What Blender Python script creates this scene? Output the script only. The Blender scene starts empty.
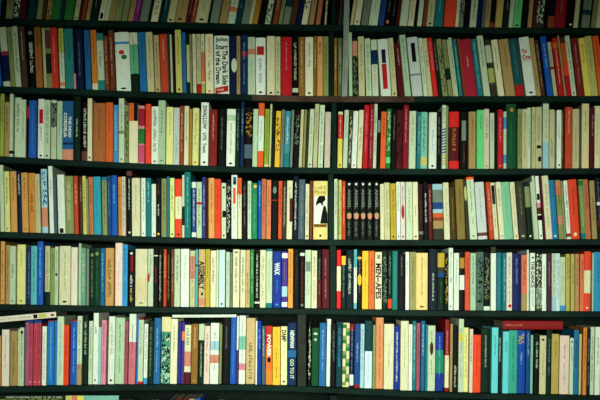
# One line per book: left right top (in fifths of a step along the shelf) colour, printed marks ; what it looks like ; short name
# b:colour:a:b band, t: small lettering, T: large lettering, e: round emblem, p: printed patch, l: publisher mark, k:lean
ROWS = []
ROWS.append(dict(name='top', lean=[(0,20),(80,45),(100,55),(300,50),(370,40),(450,25),(560,25),(600,35)],
 board=[(-60,17.5),(0,18),(120,20.5),(240,23.5),(345,24.5),(480,27),(600,27.5),(660,27.5)], bottom=True, data=[
(0,0,'''
0 18 -200 K
22 58 -180 w ; sage green book leaning at the left end ; sage end book
62 98 -185 e t:C:.2:.95:.7 ; dark teal book with jagged white marks ; teal book with white marks
100 126 -180 N
130 172 -185 e
178 205 -180 w
205 222 -180 H
222 247 -185 T t:K:.3:.95:.8
250 295 -180 G
295 317 -175 e
318 362 -185 G ; wider muted green book of the pair ; wider green book
366 389 -175 I l:K
391 406 -180 N
406 424 -175 r
425 445 -180 T
446 482 -180 D
485 513 -185 C e:K:.5:.9:.3:.06 ; bright cream book with big black mark near its foot ; cream book with black foot mark
515 536 -175 P
536 568 -180 T
570 603 -185 w
'''),
(120,0,'''
4 34 -180 w
36 62 -175 T
64 90 -185 J2 ; purple leaning book ; purple book
92 134 -180 A ; wide pale grey green leaning book ; wide grey green book
135 151 -175 D
152 189 -185 C t:K:.2:.9:.6 ; cream book with bold black lettering ; cream black-lettered book
190 199 -170 K
200 228 -185 e
230 267 -180 I l:K
268 324 -190 T l:K ; broad olive beige book ; broad olive beige book
330 350 -180 N
350 371 -180 r
374 435 -190 I l:K ; very broad dull cream book with small foot mark ; broad dull cream book
437 447 -170 D
449 490 -185 A
493 531 -180 T
536 573 -185 P b:s:.72:.8 ; pale book with faint red mark low down ; pale red-marked book
575 602 -180 e
'''),
(240,0,'''
4 40 -185 A
42 60 -175 I
61 86 -180 m ; mustard brown book ; mustard brown book
92 118 -180 K
122 150 -185 P t:K:.1:.95:.8 ; pale book with black streaked lettering ; black-streaked pale book
151 160 -170 D
161 186 -180 r ; rust brown book with paler foot ; rust brown book
188 207 -175 w
212 243 -185 A b:e:.55:.7
246 276 -180 H
277 303 -180 Z
305 336 -185 C t:K:.3:.75:.8 ; bright cream book with black mottled print ; black-mottled cream book
338 368 -180 T
371 401 -180 s2 ; dull salmon tan book ; dull salmon book
403 436 -185 I t:K:.2:.75:.8
437 459 -175 N
481 500 -175 X
502 524 -180 A2
550 565 -170 I
567 598 -185 C l:R ; pale cream book right of the metal post ; pale cream post book
'''),
(360,0,'''
4 38 -180 A
42 88 -190 P ; wide pale greenish book beside a dull blue one ; wide pale greenish book
90 120 -180 U2 ; dull blue leaning book ; dull blue book
122 146 -180 K e:s:.5:.93:.3:.03
150 174 -175 K
176 193 -180 N
196 236 -185 P
238 269 -185 C t:K:.2:.9:.3
270 282 -170 K
285 310 -180 P
311 329 -180 r
330 367 -185 I l:K
369 414 -185 Q ; teal book with pale foot ; teal book
416 473 -190 V ; broad orange red book ; broad orange red book
474 491 -180 C
493 518 -180 A t:K:.1:.95:.9
519 544 -175 K
546 579 -185 P t:K:.2:.9:.5 ; pale book with black title lettering ; pale black-titled book
582 602 -180 Z
'''),
(480,0,'''
4 20 -175 A2
22 47 -180 T
49 72 -175 K b:r:.9:1
77 111 -185 m2 ; mustard olive book ; mustard olive book
113 142 -175 D
143 166 -180 P
167 206 -185 M2 l:D ; bright mint green book ; bright mint book
208 235 -175 K
236 258 -180 T
259 275 -175 N
277 321 -185 X t:P:.1:.9:.7 ; dark grey book covered in pale lettering ; dark grey lettered book
323 337 -175 K
339 372 -180 K b:r:.8:1
374 431 -190 R2 ; broad crimson book ; broad crimson book
433 464 -175 K l:C
466 490 -180 I
491 501 -170 D
503 543 -185 A b:e:.72:.8 ; grey green book with dark band near its foot ; grey green banded book
555 581 -180 w
583 612 -185 C
'''),
]))
ROWS.append(dict(name='second', lean=[(0,-24),(24,-20),(32,-12),(60,-10),(125,-12),(150,-12),(200,-4),(240,0),(340,0),(370,-8),(400,-25),(440,-34),(470,-35),(510,-38),(560,-35),(600,-33)],
 board=[(-60,84.5),(0,86),(60,88),(120,90.6),(180,92.4),(240,94),(300,95.6),(420,96),(540,95.7),(600,95.6),(660,95.6)], data=[
(0,22,'''
2 38 15 P b:J3:.4:.47 b:Z:.47:.9 n ; wide pale book with a dark picture low on its spine ; dark-pictured book
41 69 18 w
72 98 20 P t:K:.1:.8:.5 ; pale leaning book with dark lettering down its spine ; pale dark-lettered book
102 133 22 H2
136 173 15 K t:W:.25:.75:.65 e:A:.5:.09:.3:.03 ; black book with heavy white lettering ; black white-lettered book
175 209 15 r2 b:m3:0:.3 ; brown orange book with paler top ; brown orange book
210 226 20 I
227 255 28 w b:N2:.04:.34 b:D:.42:.75 ; book mauve above and dark green below ; mauve and green book
257 289 28 V2 ; brick red book ; brick red book
292 318 28 L b:P:.4:1 b:s:.88:.94
319 364 28 Q2 ; broad teal green book ; broad teal green book
367 376 48 Z b:F:.72:1 n
378 413 38 Z t:A:.2:.8:.4 ; navy book with pale lettering ; navy book
421 449 40 U3 ; clear blue slim book ; clear blue book
455 483 40 O2 b:C:.88:1 ; amber book with white foot ; amber book
487 519 55 P b:Q2:0:.13 b:Q2:.82:1 t:K:.3:.6:.5 ; pale book with teal head and foot ; teal-ended pale book
523 545 70 r3
547 571 40 r3
575 646 50 W b:S:.16:.2 e:V2:.45:.34:.2:.04 e:G:.62:.42:.2:.04 l:K n ; very wide white book with a small coloured emblem ; wide emblem book
'''),
(120,22,'''
53 93 52 M b:C:0:.2 b:D:.7:1 e:W:.6:.1:.2:.06 ; mint book with cream head and dark green foot ; mint and dark green book
97 131 50 U3 
134 169 50 I
170 197 65 T2 l:K
201 239 60 V3 ; wide rust red book ; wide rust red book
241 252 55 e
254 262 62 I
263 274 70 K
279 310 35 L2 l:D ; tall pale yellow green book rising above the others ; tall yellow green book
311 330 52 U3
332 348 60 I b:D:0:.18 b:D:.8:1
349 361 62 w
363 380 60 C t:K:.1:.9:.4
382 404 60 I b:R:.83:1 t:G:.05:.8:.6 ; pale book with green lettering and red foot ; green-lettered red-foot book
406 424 60 C b:L:.83:1 b:s:.3:.8
426 465 60 C t:V:.06:.4:.5 t:K:.45:.8:.5 l:V ; cream book lettered red above and black below ; red and black lettered book
471 544 68 W s:john n ; wide white book with large black title and red foot patch ; large black-titled white book
549 581 70 Z e:P:.7:.5:.45:.12 n ; dark navy book with a pale round picture ; navy round-picture book
583 601 70 T t:K:.1:.9:.5
'''),
(240,22,'''
6 37 65 Z2 b:R3:.27:.36 ; dark blue book with a thin red band ; dark blue red-banded book
39 76 75 P b:s3:.2:.3 t:V:.05:.2:.4 t:S:.4:.7:.4 ; pale book with faint coloured print ; faintly coloured book
79 127 78 W p:R:.1:.85:.15:.3 t:U:.36:.8:.5 l:K n ; white book with a red block above blue lettering ; red-block white book
134 175 70 C t:I:.1:.6:.6 l:K ; wide cream book beside a thick red one ; wide cream book
176 202 73 I l:K
205 259 75 R ; thick bright red hardback ; thick red hardback
262 292 75 K t:P:.1:.75:.6 b:P:.86:.93 ; black book with pale lettering and white foot mark ; black pale-footed book
293 324 75 m3 ; olive brown book ; olive brown book
326 367 75 W2 t:A:.1:.55:.5 l:K ; wide pale cream book with grey lettering ; wide grey-lettered book
368 384 70 m3
386 415 72 B2 t:K:.1:.32:.6 ; tan orange book with black title ; tan orange book
416 444 72 w
469 488 80 m3
489 512 80 w2
543 561 52 P2 n
563 589 80 D t:w:.2:.95:.9 b:s3:.05:.3 ; patterned dark green book with salmon head ; salmon-headed green book
592 622 72 I ; plain cream book right of the metal post ; plain cream post book
'''),
(360,22,'''
29 57 82 P t:G:.1:.9:.6
59 89 88 P b:Z2:.18:.43 t:s:.45:.9:.5 ; pale book with a navy block near the top ; navy-block book
97 149 85 W p:Z:.3:.7:.18:.42 p:R:.25:.72:.43:.87 n ; thick white book lettered navy then red ; thick navy and red titled book
150 177 80 I t:w:.1:.7:.5 l:K
182 212 105 N ; dark red book lower than its neighbours ; low dark red book
213 246 55 P2 ; tall pale green book leaning left ; tall pale green book
247 301 75 W3 p:K:.3:.7:.1:.42 b:A:.62:.65 n ; wide pale grey book with dark title at the top ; wide pale grey book
304 326 80 P
328 351 82 I t:K:.2:.5:.5
353 377 80 R4 ; bright scarlet leaning book ; scarlet leaning book
379 398 80 D
400 426 85 w t:D:.1:.9:.8
428 449 88 w b:D:.5:.7
451 461 88 I
463 480 78 P2
481 498 84 Q
500 513 84 r
515 572 85 J4 t:I:.3:.5:.3 ; wide crimson leaning hardback ; wide crimson hardback
575 600 85 Q
'''),
(480,22,'''
5 36 65 P ; pale green book leaning by a teal one ; pale green leaning book
42 69 88 X b:L:.5:.75 b:P:.1:.4 ; dark book with a yellow green patch ; yellow-patched dark book
76 107 88 C
112 161 85 T ; broad tan leaning book ; broad tan book
163 203 82 Q3 b:R:.8:1 t:A:.1:.7:.4 ; teal book with red foot ; red-footed teal book
212 263 75 W s:redtitle l:K n ; wide white book with red title near the top ; red-titled white book
264 288 80 T t:K:.5:.9:.3
290 308 90 H
322 352 72 U ; bright blue leaning book ; bright blue book
353 372 100 I b:r:.45:.5
375 402 80 R b:O:.08:.18 t:C:.2:.8:.3 ; red leaning book with orange band ; orange-banded red book
403 412 68 T
414 441 75 V b:H:0:.1 b:O:.1:.4 b:R:.65:1 ; orange red book with brown head ; orange red book
443 467 65 P l:Q
471 502 80 V4 ; rust red leaning book ; rust red leaning book
508 540 80 Y2 t:R:.1:.45:.5 ; pale yellow book with red print ; pale yellow book
541 577 70 L2 t:w:.1:.6:.5 ; wide yellowish cream book near the right end ; yellowish cream book
580 612 62 O3 ; orange book at the right end ; orange end book
'''),
]))
ROWS.append(dict(name='third', lean=[(0,4),(120,0),(190,4),(260,6),(300,12),(345,14),(375,8),(420,4),(480,0),(600,2)],
 board=[(-60,154.5),(0,156),(60,159.3),(120,162.3),(180,164.8),(240,166.4),(330,167.6),(400,168.5),(480,168.6),(600,168),(660,168)], data=[
(0,90,'''
0 20 8 L3 ; yellow green book at the left end ; yellow green end book
21 46 60 T t:K:.1:.6:.5
49 67 5 P n b:K:.9:.95
69 101 38 P t:K:.1:.6:.6 ; pale green book with bold black title ; black-titled pale book
104 128 48 P t:A:.2:.7:.4
130 144 55 K b:R:.1:.3
146 183 52 U t:S:.1:.9:.35 ; strong blue book lettered down its spine ; strong blue book
185 217 45 W p:R:.2:.8:.17:.41 t:K:.45:.7:.4 n l:K ; white book with red title block ; red-title-block book
221 250 50 P t:G:.1:.75:.55 l:D
252 279 50 P b:A:.05:.45 t:K:.05:.45:.75 t:s:.55:.8:.4 ; pale grey book with heavy dark lettering ; heavy-lettered grey book
281 308 55 P2 t:w:.2:.6:.4
310 365 55 U4 b:s3:.82:1 b:Z2:.7:.74 T:W:.26:.62:THE_DEAD:.26:.22 T:W:.2:.62:CORDELIA:.3:-.2 n ; wide blue book with white title and salmon foot ; wide blue titled book
369 402 32 D t:P:.35:.65:.35 n ; tall dark green book ; tall dark green book
405 437 58 K b:N2:.83:1 t:W:.12:.8:.6 ; black book with bold white title and mauve foot ; bold white-titled book
440 462 42 C n l:K ; tall narrow cream book ; tall narrow cream book
465 525 65 r2 t:H:.1:.65:.35 ; broad tan brown book ; broad tan brown book
527 564 62 O t:r:.1:.5:.4 ; wide orange book ; wide orange book
566 591 75 S t:P:.1:.8:.4 ; sky blue book ; sky blue book
593 621 42 P b:w:.5:.55 l:A ; tall pale book right of a sky blue one ; tall pale book
'''),
(120,90,'''
23 44 75 w t:D:.1:.9:.7
46 91 65 C p:O:0:.55:0:.3 p:K:.55:1:0:.3 n ; cream book with orange and black head ; orange and black headed book
93 123 78 F b:J4:.05:.35 b:G:.4:.66 b:J5:.68:.98 ; pink and green striped book ; pink and green book
126 152 70 V ; orange red slim book ; orange red slim book
154 189 82 W t:K:.06:.78:.6 l:R ; white book with bold black title ; bold black-titled book
192 228 52 P2 l:A ; tall pale green book ; tall pale green book
230 265 85 Y3 t:w:.1:.5:.3 ; pale yellow cream book ; pale yellow cream book
266 297 88 W3 t:A:.5:.9:.4
299 320 80 r
322 345 80 C t:K:.1:.6:.5
347 361 95 m
363 393 90 Y3 t:G:.08:.65:.55 l:V ; pale book with green title ; green-titled book
404 442 62 W T:K:.05:.42:SWALLOW:.55:0 T:K:.48:.6:UTE:.5:0 T:K:.64:.8:Traum:.45:0 l:K n ; tall white book with large black capital title ; tall black-capital book
444 483 98 V4 ; worn dark red hardback ; worn dark red hardback
489 526 95 K t:A:.15:.7:.4 ; black book with faint grey title ; black faint-titled book
533 576 95 W b:P2:.1:.2 t:R:.25:.8:.45 l:K ; white book with red title ; white red-titled book
579 601 90 D
'''),
(240,90,'''
2 18 60 Z2
21 61 85 K t:m:.08:.5:.7 b:A2:.62:.85 ; dark book with gold lettering and bluish picture ; dark gold-lettered book
64 88 95 P2 n
91 120 65 W b:O3:0:.2 b:O3:.75:1 t:A:.3:.6:.4 ; white book with orange head and foot ; orange-ended white book
121 146 95 L4 b:C:.95:.98 ; lime green book ; lime green book
147 158 70 I
159 174 100 D
176 202 105 Y t:K:.12:.7:.7 ; yellow book with black title ; yellow book
204 221 98 A
223 250 105 S3 b:Q:.75:1 t:W:.1:.6:.5 ; pale teal blue book ; pale teal blue book
252 266 100 A
271 297 100 K t:A:.1:.6:.7
299 315 98 I
316 330 98 w
331 342 100 H
344 366 95 P l:K
369 391 70 I
393 420 75 P l:S ; tall white book leaning right ; tall white leaning book
423 457 110 F2 n ; plain pale mauve grey book ; plain mauve grey book
484 514 108 Y2 b:C:0:.05 b:R5:.05:.48 l:K n t:C:.08:.45:.4 ; yellow book with red upper label ; red-labelled yellow book
517 541 100 P t:G:.1:.5:.4
543 560 100 X t:P:.1:.9:.7
562 588 105 W l:R t:F:.3:.6:.3
590 614 100 C t:K:.3:.7:.5
'''),
(360,90,'''
17 42 75 R ; bright red book beside a darker red one ; bright red book
44 66 70 R2
68 85 70 P
87 102 90 K b:A:.2:.4
104 131 108 O3 ; orange book between dark books ; orange book
133 156 95 G t:P:.05:.7:.7 b:M2:.8:.9
158 181 95 K
183 214 100 N t:K:.1:.9:.7
217 244 75 R2 ; tall crimson book ; tall crimson book
246 281 105 P t:w:.1:.6:.5
283 304 110 Q
306 338 110 P3 b:L2:.78:.93 t:D:.1:.7:.5 ; pale teal book with yellow foot patch ; yellow-patched teal book
346 384 112 W l:K t:S:.3:.7:.3 ; white book with black foot mark ; white foot-marked book
386 408 108 K
410 430 75 P s:spiral n ; narrow book with blue and white diagonal stripes ; blue diagonal-striped book
431 442 80 w
446 494 108 R4 b:N:.27:.86 t:m:.3:.7:.5 n ; thick bright red book with dark central panel ; thick red panelled book
502 540 110 K p:A:.2:.75:.15:.5 t:r:.55:.9:.4 n ; black book with grey title label ; grey-labelled black book
546 581 108 T t:H:.1:.6:.3 ; wide tan book ; wide tan book
583 621 100 M2 t:G:.1:.35:.4 ; bright mint green book ; bright mint book
'''),
(480,90,'''
23 50 95 F2 l:s
52 74 115 P t:K:.1:.5:.4
76 87 110 K
89 115 98 R l:s ; red slim hardback ; red slim hardback
117 132 108 P b:S:.1:.3 b:S:.75:.9
134 184 70 G2 e:m:.55:.09:.2:.03 t:G:.25:.8:.25 ; wide dark green hardback with small gold emblem ; wide dark green hardback
188 208 95 w t:D:.1:.9:.6
210 237 95 I
239 256 88 P t:A:.1:.7:.6
258 276 86 I
279 309 85 I p:K:.2:.9:.62:.67 p:K:.4:.9:.8:.88
317 347 68 P b:l:.58:1 t:s3:.1:.55:.6 ; white book with pale blue lower part ; pale blue-bottomed book
349 375 98 I t:H:.5:.8:.5
382 405 100 W l:K t:A:.2:.5:.4
407 424 102 H
426 463 85 V3 l:r ; wide rust orange book ; wide rust orange book
465 498 95 I t:w:.3:.9:.4
509 545 68 C2 ; tall cream book near the right end ; tall cream book
547 571 85 N ; maroon book near the right end ; maroon book
574 606 80 C t:w:.1:.8:.3
'''),
]))
ROWS.append(dict(name='fourth', lean=[(0,-6),(50,-8),(110,-4),(150,0),(240,0),(300,5),(345,0),(440,-5),(460,-16),(500,-22),(560,-20),(600,-14)],
 board=[(-60,230),(0,231.6),(60,233.4),(120,235.6),(180,237.5),(240,238.8),(330,239.4),(400,239.7),(480,239.4),(600,239),(660,239)], data=[
(0,163,'''
0 20 10 P n
22 48 42 Y3 t:K:.1:.55:.5 l:m ; pale yellow book with black title ; pale yellow book
51 82 42 B ; plain tan orange book ; plain tan orange book
84 105 42 Z t:W:.05:.4:.6 ; narrow navy book with white lettering ; narrow navy book
107 139 48 B l:m ; tan orange book right of the navy one ; tan orange book
141 174 50 B3 t:K:.35:.68:.5 l:m ; orange tan book with black lettering ; black-lettered tan book
177 201 55 I t:w:.1:.7:.5
203 234 30 l b:s3:.6:.9 t:U:.05:.55:.7 ; pale blue book with pinkish lower part ; pale blue pinkish book
236 243 60 D
245 268 12 W t:K:.2:.45:.45 ; tall white book rising above the shelf row ; tall white book
269 283 70 A2
285 320 58 W p:K:.2:.75:.91:.99 t:P2:.1:.7:.3 n ; white book with black square at its foot ; black-square book
326 368 65 w t:I:.1:.8:.6 ; broad greyish sage book ; broad sage book
371 392 65 V3 ; rust red slim book ; rust red slim book
393 410 68 H
412 430 65 L2
431 444 80 w
446 468 70 s2
470 506 68 E t:Q:.2:.7:.35 ; turquoise book ; turquoise book
509 533 70 w b:Q:0:.06
535 556 65 U5 t:S:.1:.7:.5
558 587 62 U ; bright blue book ; bright blue book
588 608 70 B3
'''),
(120,163,'''
10 28 68 F2
30 57 40 K b:N2:0:.07 t:W:.12:.6:.35 l:C ; black book with mauve head and small white title ; mauve-headed black book
61 101 75 C t:w:.1:.7:.45 ; wide cream book right of a black one ; wide cream book
103 125 75 W l:S
127 152 75 Q ; teal book ; teal book
156 178 105 W l:A t:A:.3:.6:.3
180 204 75 K t:r:.1:.3:.4 t:W:.45:.65:.4 e:Y:.5:.95:.25:.02
207 232 78 w
234 247 68 Q
249 272 75 Y3 l:K ; pale yellow book left of an orange and cream one ; pale yellow left book
274 307 80 V b:C:.3:.68 l:K t:w:.34:.62:.4 n ; orange book with cream middle ; orange and cream book
309 321 60 P b:D:.5:.8
323 354 45 Q4 ; tall deep teal book ; tall deep teal book
356 378 90 U2 b:W:.02:.12 b:W:.9:.98 t:W:.15:.8:.5 ; blue book with white ends ; white-ended blue book
383 408 95 P t:K:.12:.8:.45 b:R:.36:.4
411 429 70 U5
430 439 75 N
441 471 75 B ; tan orange book left of an orange red one ; tan orange left book
474 504 80 V ; orange red book ; orange red book
507 530 100 P p:K:.2:1:.5:.62 n l:K e:K:.5:.08:.3:.02
532 552 80 K t:P:.1:.9:.7
556 585 60 W p:U2:.3:.8:.03:.1 p:K:.3:.8:.1:.15 p:V:.3:.7:.2:.45 t:A:.5:.7:.3 n ; tall white book with blue and red marks ; tall blue and red marked book
588 608 75 C b:O3:0:.27
'''),
(240,163,'''
10 35 90 K
38 57 90 P
59 87 100 G3 e:Y:.6:.06:.3:.03 t:M:.2:.9:.4 ; emerald green book ; emerald green book
89 105 90 U
107 130 80 s2 ; salmon tan book ; salmon tan book
132 155 85 s ; salmon pink book ; salmon pink book
157 189 85 K e:A:.5:.17:.3:.06 b:R:.335:.35 n ; black book with a pale knot emblem ; black knot-emblem book
191 211 90 V5 ; orange slim book ; orange slim book
213 231 90 X t:I:.1:.8:.6
234 261 88 C p:N:.5:1:.3:.7
266 290 65 Z3 t:W:.1:.85:.5 ; tall near-black book with white lettering ; tall near-black book
292 323 82 A2 t:A:.1:.9:.6 ; slate grey book ; slate grey book
327 346 105 C l:K
348 364 90 r3
366 440 90 Y4 s:nap n ; wide yellow cream book with a black silhouetted lady ; black silhouette book
470 490 80 P
492 508 85 L2 t:m:.1:.9:.8
510 528 90 V3
531 562 92 K s:angel n ; black book titled ANGEL, first of the five from the left ; first ANGEL book
564 599 92 K s:angel n ; black book titled ANGEL, second of the five from the left ; second ANGEL book
'''),
(360,163,'''
1 32 92 K s:angel n ; black book titled ANGEL, middle one of the five ; middle ANGEL book
34 65 92 K s:angel n ; black book titled ANGEL, fourth of the five from the left ; fourth ANGEL book
67 98 92 K s:angel n ; black book titled ANGEL, last of the five from the left ; last ANGEL book
101 120 105 C t:w:.1:.5:.4
123 150 98 I ; pale cream book, second right of the ANGEL books ; pale cream book
153 180 102 m4 l:H ; mustard yellow book ; mustard yellow book
182 201 95 W l:K
203 225 95 F3 e:R:.5:.52:.35:.12 l:K ; whitish book with red blotch ; red-blotched book
229 262 95 P t:w:.1:.7:.4
264 290 95 C t:K:.4:.6:.3 l:K
293 317 105 N3 t:N2:.3:.7:.4 b:A:.85:.9
319 340 95 K t:W:.2:.7:.6 ; black book with white title ; white-titled black book
342 364 105 N t:F:.1:.7:.5 ; maroon book with pink title ; pink-titled maroon book
366 417 105 l b:A:.1:.33 b:U2:.33:.45 b:l:.45:.52 b:O:.52:.6 b:r:.6:.66 b:T:.66:.8 b:X:.8:1 n ; wide book showing a seaside landscape picture ; landscape picture book
419 449 98 C t:A:.1:.7:.4
451 477 120 H3 t:m:.2:.8:.3
480 522 82 T3 k:-8 ; broad olive tan book ; broad olive tan book
524 538 95 X e:L2:.5:.2:.48:.13 n
546 581 70 P b:O3:0:.04 l:w ; tall pale green book with orange tip ; orange-tipped pale book
585 630 95 P4 t:A:.1:.7:.4 b:N2:.88:.94 ; wide pale lilac grey book ; wide lilac grey book
'''),
(480,163,'''
38 61 95 V3 ; rust orange leaning book ; rust orange leaning book
63 84 98 C p:K:.1:.9:.05:.38
86 110 95 C l:w
115 161 95 M3 t:w:.1:.7:.3 ; broad mint green book ; broad mint book
163 187 95 C t:w:.1:.8:.4 l:m
190 229 90 X l:I t:w:.1:.6:.3 ; dark grey brown book ; dark grey brown book
231 256 95 D b:w:.08:.44 l:W
258 270 95 P
272 286 52 P n
289 307 65 W p:K:.1:.9:.28:.38 b:F:.42:.5 b:H:.5:.6 b:K:.62:.7 l:K n
308 319 62 N
321 353 60 C ; tall plain cream book leaning left ; tall plain cream book
356 385 85 U6 l:W t:S:.3:.7:.3 ; bright teal blue leaning book ; teal blue leaning book
388 414 85 w b:s:.02:.25 b:s3:.6:.75
415 426 90 w
429 449 88 W b:r:.9:.96
453 496 82 V e:C:.5:.92:.2:.03 ; broad orange red leaning book ; broad orange red book
498 522 82 G4 b:G:.02:.1 b:Q:.9:1 t:I:.2:.8:.5
526 550 82 s2 l:O
552 577 88 T t:H:.3:.7:.5
581 614 75 Z3 b:N:.7:.8 e:W:.4:.42:.3:.03 ; dark book at the right end ; dark end book
'''),
]))
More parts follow.
